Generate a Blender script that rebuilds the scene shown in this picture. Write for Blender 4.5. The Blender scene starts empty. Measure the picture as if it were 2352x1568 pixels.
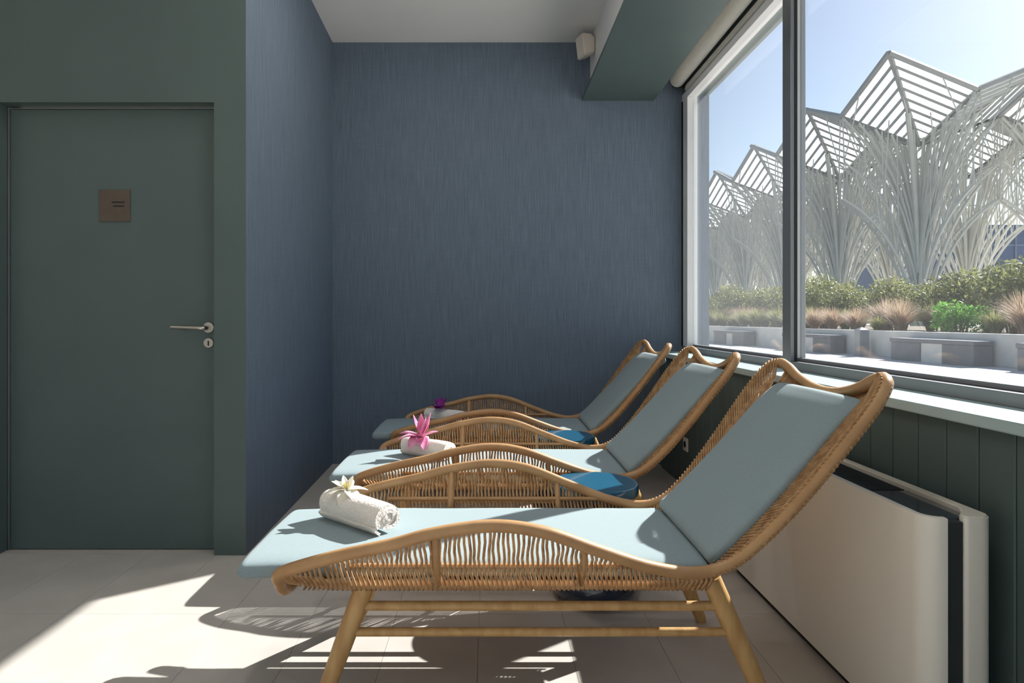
import bpy, bmesh, math, random
from mathutils import Vector, Matrix

random.seed(7)
S = bpy.context.scene
C = S.collection
PI = math.pi

# ------------------------------------------------------------------ camera
FPX = 1500.0                      # focal length in pixels of the 2352 px wide frame
CAMH = 1.07
cam_d = bpy.data.cameras.new('camera')
cam_d.sensor_width = 36.0
cam_d.lens = FPX / 2352.0 * 36.0
cam_d.shift_x = (1176 - 1123) / 2352.0
cam_d.shift_y = -(784 - 731) / 2352.0
cam_d.clip_start = 0.02
cam_d.clip_end = 2000
cam = bpy.data.objects.new('camera', cam_d)
C.objects.link(cam)
cam.location = (0, 0, CAMH)
cam.rotation_euler = (PI / 2, 0, 0)
S.camera = cam

# ------------------------------------------------------------------ light
SUN_EL = math.radians(35.0)
SUN_H = Vector((0.805, 0.593, 0)).normalized()      # horizontal direction towards the sun
sun_dir = Vector((SUN_H.x * math.cos(SUN_EL), SUN_H.y * math.cos(SUN_EL), math.sin(SUN_EL)))
W = bpy.data.worlds.new('World')
S.world = W
W.use_nodes = True
wn = W.node_tree
for n in list(wn.nodes):
    wn.nodes.remove(n)
sky = wn.nodes.new('ShaderNodeTexSky')
sky.sky_type = 'NISHITA'
sky.sun_disc = False
sky.sun_elevation = SUN_EL
sky.sun_rotation = math.atan2(SUN_H.x, SUN_H.y)
sky.air_density = 1.0
sky.dust_density = 0.6
sky.ozone_density = 1.0
bg = wn.nodes.new('ShaderNodeBackground')
bg.inputs['Strength'].default_value = 0.135
wo = wn.nodes.new('ShaderNodeOutputWorld')
wn.links.new(sky.outputs[0], bg.inputs['Color'])
wn.links.new(bg.outputs[0], wo.inputs['Surface'])

sun_d = bpy.data.lights.new('sun', 'SUN')
sun_d.energy = 11.5
sun_d.angle = math.radians(0.53)
sun_d.color = (1.0, 0.975, 0.94)
sun = bpy.data.objects.new('sun', sun_d)
C.objects.link(sun)
sun.rotation_euler = (-sun_dir).to_track_quat('-Z', 'Y').to_euler()
sun.location = (20, 15, 20)

S.view_settings.view_transform = 'Standard'
S.view_settings.look = 'None'
S.view_settings.gamma = 1.0
S.view_settings.exposure = 0.1
S.view_settings.use_curve_mapping = False


# ------------------------------------------------------------------ helpers
def lin(r, g, b):
    def f(c):
        c /= 255.0
        return c / 12.92 if c <= 0.04045 else ((c + 0.055) / 1.055) ** 2.4
    return (f(r), f(g), f(b), 1.0)


def mat(name, col, rough=0.6, metal=0.0, spec=0.5, col2=None, scale=(1, 1, 1), nscale=10.0,
        detail=3.0, bump=0.0, coat=0.0, transl=0.0, lo=0.35, hi=0.65, bdist=0.01, sheen=0.0):
    m = bpy.data.materials.new(name)
    m.use_nodes = True
    nt = m.node_tree
    b = nt.nodes['Principled BSDF']
    b.inputs['Roughness'].default_value = rough
    b.inputs['Metallic'].default_value = metal
    b.inputs['Specular IOR Level'].default_value = spec
    b.inputs['Base Color'].default_value = col
    if coat:
        b.inputs['Coat Weight'].default_value = coat
        b.inputs['Coat Roughness'].default_value = 0.08
    if sheen:
        b.inputs['Sheen Weight'].default_value = sheen
    colsock = None
    if col2 is not None or bump:
        tc = nt.nodes.new('ShaderNodeTexCoord')
        mp = nt.nodes.new('ShaderNodeMapping')
        mp.inputs['Scale'].default_value = scale
        nt.links.new(tc.outputs['Object'], mp.inputs['Vector'])
        nz = nt.nodes.new('ShaderNodeTexNoise')
        nz.inputs['Scale'].default_value = nscale
        nz.inputs['Detail'].default_value = detail
        nt.links.new(mp.outputs[0], nz.inputs['Vector'])
        if col2 is not None:
            r = nt.nodes.new('ShaderNodeValToRGB')
            r.color_ramp.elements[0].position = lo
            r.color_ramp.elements[1].position = hi
            r.color_ramp.elements[0].color = col
            r.color_ramp.elements[1].color = col2
            nt.links.new(nz.outputs['Fac'], r.inputs['Fac'])
            nt.links.new(r.outputs['Color'], b.inputs['Base Color'])
            colsock = r.outputs['Color']
        if bump:
            bp = nt.nodes.new('ShaderNodeBump')
            bp.inputs['Strength'].default_value = bump
            bp.inputs['Distance'].default_value = bdist
            nt.links.new(nz.outputs['Fac'], bp.inputs['Height'])
            nt.links.new(bp.outputs['Normal'], b.inputs['Normal'])
    if transl:
        t = nt.nodes.new('ShaderNodeBsdfTranslucent')
        t.inputs['Color'].default_value = col
        if colsock:
            nt.links.new(colsock, t.inputs['Color'])
        mx = nt.nodes.new('ShaderNodeMixShader')
        mx.inputs['Fac'].default_value = transl
        out = nt.nodes['Material Output']
        nt.links.new(b.outputs[0], mx.inputs[1])
        nt.links.new(t.outputs[0], mx.inputs[2])
        nt.links.new(mx.outputs[0], out.inputs['Surface'])
    return m


def mat_glass(name, haze):
    m = bpy.data.materials.new(name)
    m.use_nodes = True
    nt = m.node_tree
    nt.nodes.remove(nt.nodes['Principled BSDF'])
    out = nt.nodes['Material Output']
    tr = nt.nodes.new('ShaderNodeBsdfTransparent')
    tr.inputs['Color'].default_value = (0.97, 0.98, 0.98, 1)
    gl = nt.nodes.new('ShaderNodeBsdfGlossy')
    gl.inputs['Roughness'].default_value = 0.0
    lw = nt.nodes.new('ShaderNodeLayerWeight')          # symmetric for both faces of the pane
    lw.inputs['Blend'].default_value = 0.5
    pw_ = nt.nodes.new('ShaderNodeMath')
    pw_.operation = 'POWER'
    pw_.inputs[1].default_value = 5.0
    nt.links.new(lw.outputs['Facing'], pw_.inputs[0])
    fr = nt.nodes.new('ShaderNodeMath')
    fr.operation = 'MULTIPLY_ADD'
    fr.inputs[1].default_value = 0.9
    fr.inputs[2].default_value = 0.03
    nt.links.new(pw_.outputs[0], fr.inputs[0])
    mx = nt.nodes.new('ShaderNodeMixShader')
    nt.links.new(fr.outputs[0], mx.inputs['Fac'])
    nt.links.new(tr.outputs[0], mx.inputs[1])
    nt.links.new(gl.outputs[0], mx.inputs[2])
    df = nt.nodes.new('ShaderNodeBsdfTranslucent')       # veil that mixes washed-out haze over the view into the pane
    df.inputs['Color'].default_value = (0.9, 0.93, 0.95, 1)
    mx2 = nt.nodes.new('ShaderNodeMixShader')
    mx2.inputs['Fac'].default_value = haze
    nt.links.new(mx.outputs[0], mx2.inputs[1])
    nt.links.new(df.outputs[0], mx2.inputs[2])
    nt.links.new(mx2.outputs[0], out.inputs['Surface'])
    return m


def mat_wallpaper(name, c1, c2, c3):
    m = bpy.data.materials.new(name)
    m.use_nodes = True
    nt = m.node_tree
    b = nt.nodes['Principled BSDF']
    b.inputs['Roughness'].default_value = 0.75
    b.inputs['Specular IOR Level'].default_value = 0.25
    tc = nt.nodes.new('ShaderNodeTexCoord')

    def noise(scale, det):
        mp = nt.nodes.new('ShaderNodeMapping')
        mp.inputs['Scale'].default_value = scale
        nt.links.new(tc.outputs['Object'], mp.inputs['Vector'])
        nz = nt.nodes.new('ShaderNodeTexNoise')
        nz.inputs['Scale'].default_value = 1.0
        nz.inputs['Detail'].default_value = det
        nt.links.new(mp.outputs[0], nz.inputs['Vector'])
        return nz.outputs['Fac']
    warp = noise((170, 170, 5.0), 2.0)
    weft = noise((9, 9, 220.0), 2.0)
    mixn = nt.nodes.new('ShaderNodeMath')
    mixn.operation = 'MULTIPLY_ADD'
    mixn.inputs[1].default_value = 0.2
    nt.links.new(weft, mixn.inputs[0])
    sc = nt.nodes.new('ShaderNodeMath')
    sc.operation = 'MULTIPLY'
    sc.inputs[1].default_value = 0.8
    nt.links.new(warp, sc.inputs[0])
    nt.links.new(sc.outputs[0], mixn.inputs[2])
    r = nt.nodes.new('ShaderNodeValToRGB')
    e = r.color_ramp.elements
    e[0].position = 0.32
    e[1].position = 0.68
    e[0].color = c1
    e[1].color = c3
    k = e.new(0.5)
    k.color = c2
    nt.links.new(mixn.outputs[0], r.inputs['Fac'])
    nt.links.new(r.outputs['Color'], b.inputs['Base Color'])
    bp = nt.nodes.new('ShaderNodeBump')
    bp.inputs['Strength'].default_value = 0.3
    bp.inputs['Distance'].default_value = 0.002
    nt.links.new(mixn.outputs[0], bp.inputs['Height'])
    nt.links.new(bp.outputs['Normal'], b.inputs['Normal'])
    return m


class MB:
    """collects verts and faces, build() links them as ONE mesh object"""
    def __init__(self):
        self.v = []
        self.f = []

    def box(self, x0, x1, y0, y1, z0, z1):
        o = len(self.v)
        self.v += [(x0, y0, z0), (x1, y0, z0), (x1, y1, z0), (x0, y1, z0),
                   (x0, y0, z1), (x1, y0, z1), (x1, y1, z1), (x0, y1, z1)]
        self.f += [tuple(o + i for i in q) for q in
                   ((0, 3, 2, 1), (4, 5, 6, 7), (0, 1, 5, 4), (1, 2, 6, 5), (2, 3, 7, 6), (3, 0, 4, 7))]
        return self

    def rings(self, rings, closed_ring=True, caps=True, loop=False):
        o = len(self.v)
        n = len(rings[0])
        for r in rings:
            self.v += [tuple(p) for p in r]
        m = len(rings)
        for i in range(m if loop else m - 1):
            j = (i + 1) % m
            for k in range(n if closed_ring else n - 1):
                l = (k + 1) % n
                self.f.append((o + i * n + k, o + i * n + l, o + j * n + l, o + j * n + k))
        if caps and not loop and closed_ring:
            self.f.append(tuple(o + k for k in reversed(range(n))))
            self.f.append(tuple(o + (m - 1) * n + k for k in range(n)))
        return self

    def tube(self, pts, r, n=6, loop=False):
        pts = [Vector(p) for p in pts]
        m = len(pts)
        rings = []
        prev = None
        for i, p in enumerate(pts):
            if loop:
                t = pts[(i + 1) % m] - pts[i - 1]
            else:
                t = pts[min(i + 1, m - 1)] - pts[max(i - 1, 0)]
            if t.length < 1e-9:
                t = Vector((0, 0, 1))
            t.normalize()
            if prev is None:
                a = Vector((0, 0, 1)) if abs(t.z) < 0.9 else Vector((1, 0, 0))
                u = t.cross(a).normalized()
            else:
                u = prev - t * prev.dot(t)
                u = u.normalized() if u.length > 1e-6 else t.orthogonal().normalized()
            prev = u
            w = t.cross(u)
            rr = r[i] if isinstance(r, (list, tuple)) else r
            rings.append([p + (u * math.cos(2 * PI * k / n) + w * math.sin(2 * PI * k / n)) * rr for k in range(n)])
        return self.rings(rings, loop=loop)

    def lathe(self, prof, n=32, c=(0, 0, 0)):
        rings = [[(c[0] + r * math.cos(2 * PI * k / n), c[1] + r * math.sin(2 * PI * k / n), c[2] + z)
                  for k in range(n)] for r, z in prof]
        return self.rings(rings)

    def prism(self, poly, z0, z1):
        """poly: counter-clockwise (x, y) outline, extruded in z"""
        return self.rings([[(x, y, z0) for x, y in poly], [(x, y, z1) for x, y in poly]])

    def xform(self, M, start=0):
        self.v = self.v[:start] + [tuple(M @ Vector(p)) for p in self.v[start:]]
        return self

    def build(self, name, material, parent=None, smooth=False, bevel=0.0, seg=2):
        me = bpy.data.meshes.new(name)
        me.from_pydata(self.v, [], self.f)
        bm = bmesh.new()
        bm.from_mesh(me)
        bmesh.ops.recalc_face_normals(bm, faces=bm.faces)
        if bevel:
            es = [e for e in bm.edges if len(e.link_faces) == 2 and e.calc_face_angle(0) > 0.6]
            bmesh.ops.bevel(bm, geom=es, offset=bevel, segments=seg, affect='EDGES', clamp_overlap=True)
        bm.to_mesh(me)
        bm.free()
        if smooth:
            for p in me.polygons:
                p.use_smooth = True
            if bevel or smooth == 'auto':
                me.set_sharp_from_angle(angle=math.radians(40))
        me.materials.append(material)
        o = bpy.data.objects.new(name, me)
        C.objects.link(o)
        if parent is not None:
            o.parent = parent
        return o


def empty(name, loc=(0, 0, 0), rz=0.0):
    o = bpy.data.objects.new(name, None)
    o.empty_display_size = 0.1
    C.objects.link(o)
    o.location = loc
    o.rotation_euler = (0, 0, rz)
    return o


def tag(o, label=None, cat=None, group=None, kind=None):
    if label:
        o['label'] = label
    if cat:
        o['category'] = cat
    if group:
        o['group'] = group
    if kind:
        o['kind'] = kind
    return o


def copy_tree(o, parent=None):
    c = o.copy()
    C.objects.link(c)
    c.parent = parent
    for ch in list(o.children):
        copy_tree(ch, c)
    return c


def spline(pts, per=6, loop=False):
    """Catmull-Rom through pts"""
    P = [Vector(p) for p in pts]
    n = len(P)
    out = []
    rng = range(n) if loop else range(n - 1)
    for i in rng:
        if loop:
            p0, p1, p2, p3 = P[i - 1], P[i], P[(i + 1) % n], P[(i + 2) % n]
        else:
            p1, p2 = P[i], P[i + 1]
            p0 = P[i - 1] if i > 0 else p1 * 2 - p2
            p3 = P[i + 2] if i + 2 < n else p2 * 2 - p1
        for k in range(per):
            t = k / per
            out.append(0.5 * ((2 * p1) + (p2 - p0) * t + (2 * p0 - 5 * p1 + 4 * p2 - p3) * t * t
                              + (3 * p1 - p0 - 3 * p2 + p3) * t ** 3))
    if not loop:
        out.append(P[-1].copy())
    return out


# ------------------------------------------------------------------ materials
M = {}
M['blue_wall'] = mat_wallpaper('blue_woven_wallcovering', lin(95, 107, 121), lin(104, 117, 132), lin(114, 127, 142))
M['green'] = mat('dark_green_paint', lin(83, 98, 96), rough=0.45, col2=lin(86, 101, 99), nscale=3, spec=0.4)
M['green_board'] = mat('dark_green_boards', lin(83, 98, 96), rough=0.5, col2=lin(86, 101, 99), nscale=4, scale=(1, 1, 0.1), spec=0.3)
M['ceiling'] = mat('ceiling_plaster', lin(240, 238, 234), rough=0.9, col2=lin(243, 241, 238), nscale=2, spec=0.1)
M['tile'] = mat('beige_porcelain', lin(190, 184, 177), rough=0.42, col2=lin(198, 192, 185), nscale=5, detail=6, spec=0.35)
M['grout'] = mat('grout', lin(150, 142, 132), rough=0.9, col2=lin(158, 150, 140), nscale=20)
M['alu'] = mat('grey_aluminium', lin(128, 132, 136), rough=0.4, metal=0.3, col2=lin(134, 138, 142), nscale=2)
M['alu_light'] = mat('light_aluminium', lin(196, 198, 200), rough=0.4, col2=lin(200, 202, 204), nscale=2)
M['white_frame'] = mat('white_frame_lacquer', lin(235, 235, 235), rough=0.35, col2=lin(238, 238, 238), nscale=2)
M['gasket'] = mat('black_gasket', lin(28, 30, 32), rough=0.6, col2=lin(32, 34, 36), nscale=5)
M['sill_lit'] = mat('sunlit_green_sill', lin(172, 192, 192), rough=0.35, col2=lin(178, 198, 198), nscale=3)  # the green paint with sun and sky brightness put into its tone
M['glass'] = mat_glass('window_glass', 0.012)
M['glass_hazy'] = mat_glass('hazy_window_glass', 0.028)  # stronger haze mixed in for the far pane
M['steel'] = mat('brushed_steel', lin(185, 180, 172), rough=0.28, metal=1.0, col2=lin(195, 190, 182), nscale=30, scale=(1, 8, 8))
M['plaque'] = mat('brown_plaque', lin(84, 72, 62), rough=0.4, col2=lin(92, 80, 68), nscale=12)
M['ink'] = mat('dark_print', lin(38, 30, 28), rough=0.6, col2=lin(42, 34, 32), nscale=8)
M['rattan'] = mat('rattan_cane', lin(172, 130, 88), rough=0.42, col2=lin(192, 150, 104), nscale=9, scale=(1, 1, 1), bump=0.15, spec=0.45)
M['strand'] = mat('woven_rattan_strand', lin(160, 120, 80), rough=0.5, col2=lin(196, 156, 112), nscale=45, spec=0.4)
M['wood'] = mat('honey_ash_wood', lin(188, 145, 92), rough=0.4, col2=lin(206, 166, 110), nscale=14, scale=(3, 3, 0.6), spec=0.4)
M['cushion'] = mat('pale_aqua_upholstery', lin(138, 154, 158), rough=0.85, col2=lin(144, 160, 164), nscale=240, spec=0.2, bump=0.15, bdist=0.001, sheen=0.15)
M['towel'] = mat('white_terry', lin(240, 232, 222), rough=0.95, col2=lin(248, 242, 234), nscale=160, bump=0.6, bdist=0.004, spec=0.1)
M['petal_white'] = mat('white_petal', lin(250, 244, 228), rough=0.6, col2=lin(252, 250, 242), nscale=30, transl=0.3)
M['petal_pink'] = mat('pink_petal', lin(238, 140, 190), rough=0.6, col2=lin(250, 196, 220), nscale=30, transl=0.3)
M['petal_purple'] = mat('purple_petal', lin(140, 30, 140), rough=0.6, col2=lin(170, 60, 170), nscale=30, transl=0.25)
M['stamen'] = mat('yellow_stamen', lin(235, 215, 120), rough=0.7, col2=lin(245, 225, 140), nscale=30)
M['table_top'] = mat('petrol_blue_lacquer', lin(30, 92, 122), rough=0.22, col2=lin(34, 98, 128), nscale=4, coat=0.6)
M['table_base'] = mat('navy_glazed_base', lin(22, 38, 60), rough=0.14, col2=lin(26, 44, 68), nscale=4, coat=0.8)
M['cream'] = mat('cream_enamel', lin(242, 236, 224), rough=0.35, col2=lin(244, 239, 228), nscale=2, spec=0.4)
M['dark_plastic'] = mat('charcoal_plastic', lin(50, 53, 56), rough=0.5, col2=lin(56, 59, 62), nscale=10)
M['panel_gloss'] = mat('glossy_control_panel', lin(60, 66, 76), rough=0.12, col2=lin(64, 70, 80), nscale=3, coat=0.5)
M['blind'] = mat('grey_blind_fabric', lin(206, 202, 192), rough=0.7, col2=lin(214, 210, 200), nscale=60, scale=(1, 0.2, 1))
M['device'] = mat('cream_plastic', lin(230, 220, 206), rough=0.5, col2=lin(234, 225, 212), nscale=5)
M['socket'] = mat('white_socket_plastic', lin(226, 228, 228), rough=0.4, col2=lin(230, 231, 231), nscale=5)
M['fill_lamp_glow'] = bpy.data.materials.new('fill_lamp_diffuser')
M['fill_lamp_glow'].use_nodes = True
_e = M['fill_lamp_glow'].node_tree.nodes['Principled BSDF']
_e.inputs['Emission Color'].default_value = (1.0, 0.97, 0.93, 1)
_e.inputs['Emission Strength'].default_value = 48.0  # glow of the added ceiling fill lamps
# outdoors
M['pave'] = mat('pale_stone_paving', lin(206, 200, 192), rough=0.85, col2=lin(216, 209, 200), nscale=0.6, detail=6)
M['concrete'] = mat('pale_concrete', lin(206, 202, 196), rough=0.85, col2=lin(220, 216, 208), nscale=2.5, detail=6)
M['bench'] = mat('grey_bench_stone', lin(112, 112, 115), rough=0.8, col2=lin(124, 124, 126), nscale=3, detail=6)
M['post'] = mat('grey_post_metal', lin(140, 140, 142), rough=0.6, col2=lin(152, 152, 152), nscale=4)
M['soil'] = mat('soil', lin(92, 80, 64), rough=0.95, col2=lin(116, 102, 82), nscale=4)
M['leaf'] = mat('shrub_leaf', lin(104, 112, 70), rough=0.6, col2=lin(160, 160, 102), nscale=3, transl=0.35)
M['leaf_bright'] = mat('bright_green_leaf', lin(104, 158, 62), rough=0.6, col2=lin(140, 186, 86), nscale=3, transl=0.35)
M['grass_pink'] = mat('pinkish_fountain_grass', lin(176, 146, 128), rough=0.7, col2=lin(198, 180, 150), nscale=2.5, transl=0.35)
M['grass_green'] = mat('olive_grass_blades', lin(136, 140, 92), rough=0.7, col2=lin(176, 172, 120), nscale=2.5, transl=0.35)
M['stem'] = mat('brown_stem', lin(104, 88, 66), rough=0.8, col2=lin(120, 102, 78), nscale=6)
M['steel_white'] = mat('white_painted_steel', lin(190, 190, 182), rough=0.5, col2=lin(200, 200, 192), nscale=0.7)
M['steel_shaded'] = mat('shaded_white_steel', lin(150, 152, 150), rough=0.55, col2=lin(160, 162, 160), nscale=0.7)  # white steel, shadow of the rib undersides put into a darker grey
M['roof_pane'] = mat('milky_roof_glass', lin(236, 240, 240), rough=0.4, col2=lin(242, 245, 244), nscale=0.5, transl=0.75)
M['far_glass'] = mat('dark_blue_facade', lin(52, 72, 108), rough=0.3, col2=lin(66, 88, 126), nscale=0.15)
M['far_frame'] = mat('facade_frame', lin(96, 112, 140), rough=0.5, col2=lin(106, 122, 148), nscale=0.5)
M['far_pale'] = mat('pale_facade', lin(150, 166, 186), rough=0.6, col2=lin(164, 178, 196), nscale=0.2)

# ------------------------------------------------------------------ the room
YB = 4.805          # back wall
YD = 2.95           # green wall with the door
XW = 1.24           # boarded wall under the window
XF = 1.42           # window frame
ZC = 3.10           # ceiling
ZL, ZH = 0.829, 2.71
YR = -4.2           # wall behind the camera
XL = -3.4           # far left wall


def struct(o):
    o['kind'] = 'structure'
    return o


fl = empty('floor')
struct(fl)
MB().box(XL - .1, 1.6, YR - .1, YB + .2, -0.12, -0.004).build('grout_bed', M['grout'], fl)
tile_me = None
TX, TY = 0.30, 0.60
gx0 = -0.035 - 12 * TX
gy0 = 2.367 - 11 * TY
for i in range(17):
    for j in range(16):
        x0, y0 = gx0 + i * TX, gy0 + j * TY
        if y0 > YB or x0 > 1.25:
            continue
        if tile_me is None:
            o = MB().box(0.0006, TX - .0006, 0.0006, TY - .0006, -0.012, 0).build('tile', M['tile'], fl)
            tile_me = o.data
        else:
            o = bpy.data.objects.new('tile', tile_me)
            C.objects.link(o)
            o.parent = fl
        o.location = (x0, y0, 0)

struct(MB().box(XL - .1, 1.6, YR - .1, YB + .2, ZC, ZC + .15).build('ceiling', M['ceiling']))
struct(MB().box(-1.35, 1.62, YB, YB + .2, -.1, ZC).build('wall_back', M['blue_wall']))
# short alcove wall in blue wallcovering, very slightly out of square
wl = MB()
wl.prism([(-1.098, YD + .001), (-1.15, YB), (-1.235, YB), (-1.235, YD + .001)], 0, ZC)
struct(wl.build('wall_left', M['blue_wall']))
# green wall with the door opening
g = MB()
g.box(-1.242, -1.0982, YD, YD + .0008, 0, 2.046)
g.box(-1.242, -1.236, YD + .0008, YD + .16, 0, 2.046)
g.box(XL - .1, -2.225, YD, YD + .16, 0, 2.046)
g.box(XL - .1, -1.0982, YD, YD + .0008, 2.046, ZC)
g.box(XL - .1, -1.236, YD + .0008, YD + .16, 2.046, ZC)
o = struct(g.build('wall_door', M['green']))
struct(MB().box(XL - .2, XL, YR - .1, YD, 0, ZC).build('wall_far_left', M['ceiling']))
g = MB()
g.box(XL - .2, 1.62, YR - .2, YR, 0, .12)
g.box(XL - .2, 1.62, YR - .2, YR, 2.92, ZC)
g.box(XL - .2, XL + .15, YR - .2, YR, .12, 2.92)
g.box(1.3, 1.62, YR - .2, YR, .12, 2.92)
struct(g.build('wall_rear', M['ceiling']))
w2 = empty('fill_window')  # added glazing behind the camera, unseen, lets in fill light
struct(w2)
for k in range(4):
    xa = XL + .15 + k * (1.3 - XL - .15) / 4
    xb = XL + .15 + (k + 1) * (1.3 - XL - .15) / 4
    MB().box(xa + .03, xb - .03, YR - .11, YR - .104, .15, 2.89).build('pane', M['glass'], w2)
    MB().box(xb - .03, xb + .03, YR - .14, YR - .06, .12, 2.92).build('mullion', M['alu'], w2)

# door
d = empty('door_1', (-1.73, YD + .07, 0))
struct(d)
dx0, dx1 = -2.223 + 1.73, -1.244 + 1.73
MB().box(dx0 + .01, dx1 - .004, 0, .045, .004, 2.036).build('door_leaf', M['green'], d, bevel=.002, seg=1)
t = MB()
t.box(dx0 + .002, dx0 + .007, -.004, .02, 0, 2.045)
t.box(dx0 + .002, dx1, -.002, .02, 2.0375, 2.0415)
t.build('door_seal', M['alu'], d)
# lever handle
h = MB()
h.lathe([(.0, 0), (.026, 0), (.026, .006), (.024, .009), (.0, .009)], 28)
h.xform(Matrix.Translation((-1.294 + 1.73, 0, 1.028)) @ Matrix.Rotation(PI / 2, 4, 'X'))
ho = h.build('handle_rose', M['steel'], d, smooth='auto')
h = MB()
h.tube(spline([(-1.294 + 1.73, -.006, 1.026), (-1.294 + 1.73, -.034, 1.026), (-1.302 + 1.73, -.05, 1.026),
               (-1.33 + 1.73, -.055, 1.027), (-1.39 + 1.73, -.053, 1.029), (-1.445 + 1.73, -.05, 1.031)], 5), .0095, 12)
h.build('lever', M['steel'], ho, smooth='auto')
h = MB()
h.lathe([(.0, 0), (.024, 0), (.024, .005), (.022, .008), (.0, .008)], 28)
h.xform(Matrix.Translation((-1.294 + 1.73, 0, .957)) @ Matrix.Rotation(PI / 2, 4, 'X'))
ko = h.build('keyhole_rose', M['steel'], d, smooth='auto')
MB().box(-1.297 + 1.73, -1.291 + 1.73, -.010, -.0075, .944, .966).build('keyhole', M['gasket'], ko)
po = MB().box(-1.80 + 1.73, -1.657 + 1.73, -.006, 0, 1.517, 1.664).build('door_plaque', M['plaque'], d, bevel=.001, seg=1)
tag(po, 'brown square plaque with two tiny dark lines')
for zz, xx in ((1.606, .000), (1.588, .006)):
    MB().box(-1.74 + 1.73 + xx, -1.682 + 1.73, -.0072, -.0058, zz - .004, zz + .004).build('printed_line', M['ink'], po)

# right wall under the window: boards
wr = empty('wall_right')
struct(wr)
MB().box(XW + .014, 1.6, YR, YB, -.1, ZL - .03).build('wall_core', M['green_board'], wr)
bw = 0.1172
y = 1.538 - bw * 30
bd_me = None
k = 0
while y + bw < YB:
    if y > YR:
        if bd_me is None:
            bo = MB().box(XW, XW + .0145, .002, bw - .002, 0, ZL - .03).build('wall_board', M['green_board'], wr, bevel=.003, seg=1)
            bd_me = bo.data
        else:
            bo = bpy.data.objects.new('wall_board', bd_me)
            C.objects.link(bo)
            bo.parent = wr
        bo.location = (0, y, 0)
    y += bw
MB().box(XF + .001, 1.62, YR, YB, ZH, ZC).build('wall_head', M['green'], wr)
struct(MB().box(XW - .022, XF + .01, YR, YB, ZL - .03, ZL).build('trim_1', M['sill_lit'], bevel=.003))

# beam and lowered panel along the window
struct(MB().box(.744, 1.195, YR, YB, 2.69, ZC).build('trim_2', M['ceiling']))
struct(MB().box(.686, 1.21, YR, YB, 2.67, 2.69).build('trim_3', M['green']))
struct(MB().box(.7, .744, YR, YB, 2.6905, 2.70).build('trim_4', M['gasket']))

# window
w = empty('window_1')
struct(w)
XG = 1.462
mull = [3.075, 1.40, -0.27, -1.94, -3.6]
bf = MB()
bf.box(XF, XG + .03, YR, YB, ZL, .868)
bf.box(XF + .04, XG + .03, YR, YB, .868, .884)
bf.build('bottom_frame', M['alu'], w, bevel=.002, seg=1)
MB().box(XF, XG + .03, YR, YB, ZH - .055, ZH).build('head_frame', M['white_frame'], w, bevel=.002, seg=1)
MB().box(XF, XG + .03, YB - .13, YB, .868, ZH - .055).build('jamb', M['white_frame'], w, bevel=.002, seg=1)
MB().box(XF - .004, XF, YB - .03, YB, .868, ZH - .055).build('jamb_gasket', M['gasket'], w)
for ym in mull:
    mo = MB().box(XF, XG + .03, ym, ym + .085, .868, ZH - .055).build('mullion', M['alu'], w, bevel=.002, seg=1)
    MB().box(XF + .018, XF + .030, ym - .004, ym, .868, ZH - .055).build('gasket', M['gasket'], mo)
    MB().box(XF + .030, XG, ym - .006, ym, .884, ZH - .055).build('glazing_bead', M['alu_light'], mo)
edges = [YB - .13] + mull
for i in range(len(edges) - 1):
    a = edges[i + 1] + (.085)
    b = edges[i]
    po = MB().box(XG, XG + .006, a, b, .88, ZH - .05).build('pane', M['glass_hazy'] if i == 0 else M['glass'], w)

# ------------------------------------------------------------------ loungers
CY = [2.01, 3.025, 4.04]


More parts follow.
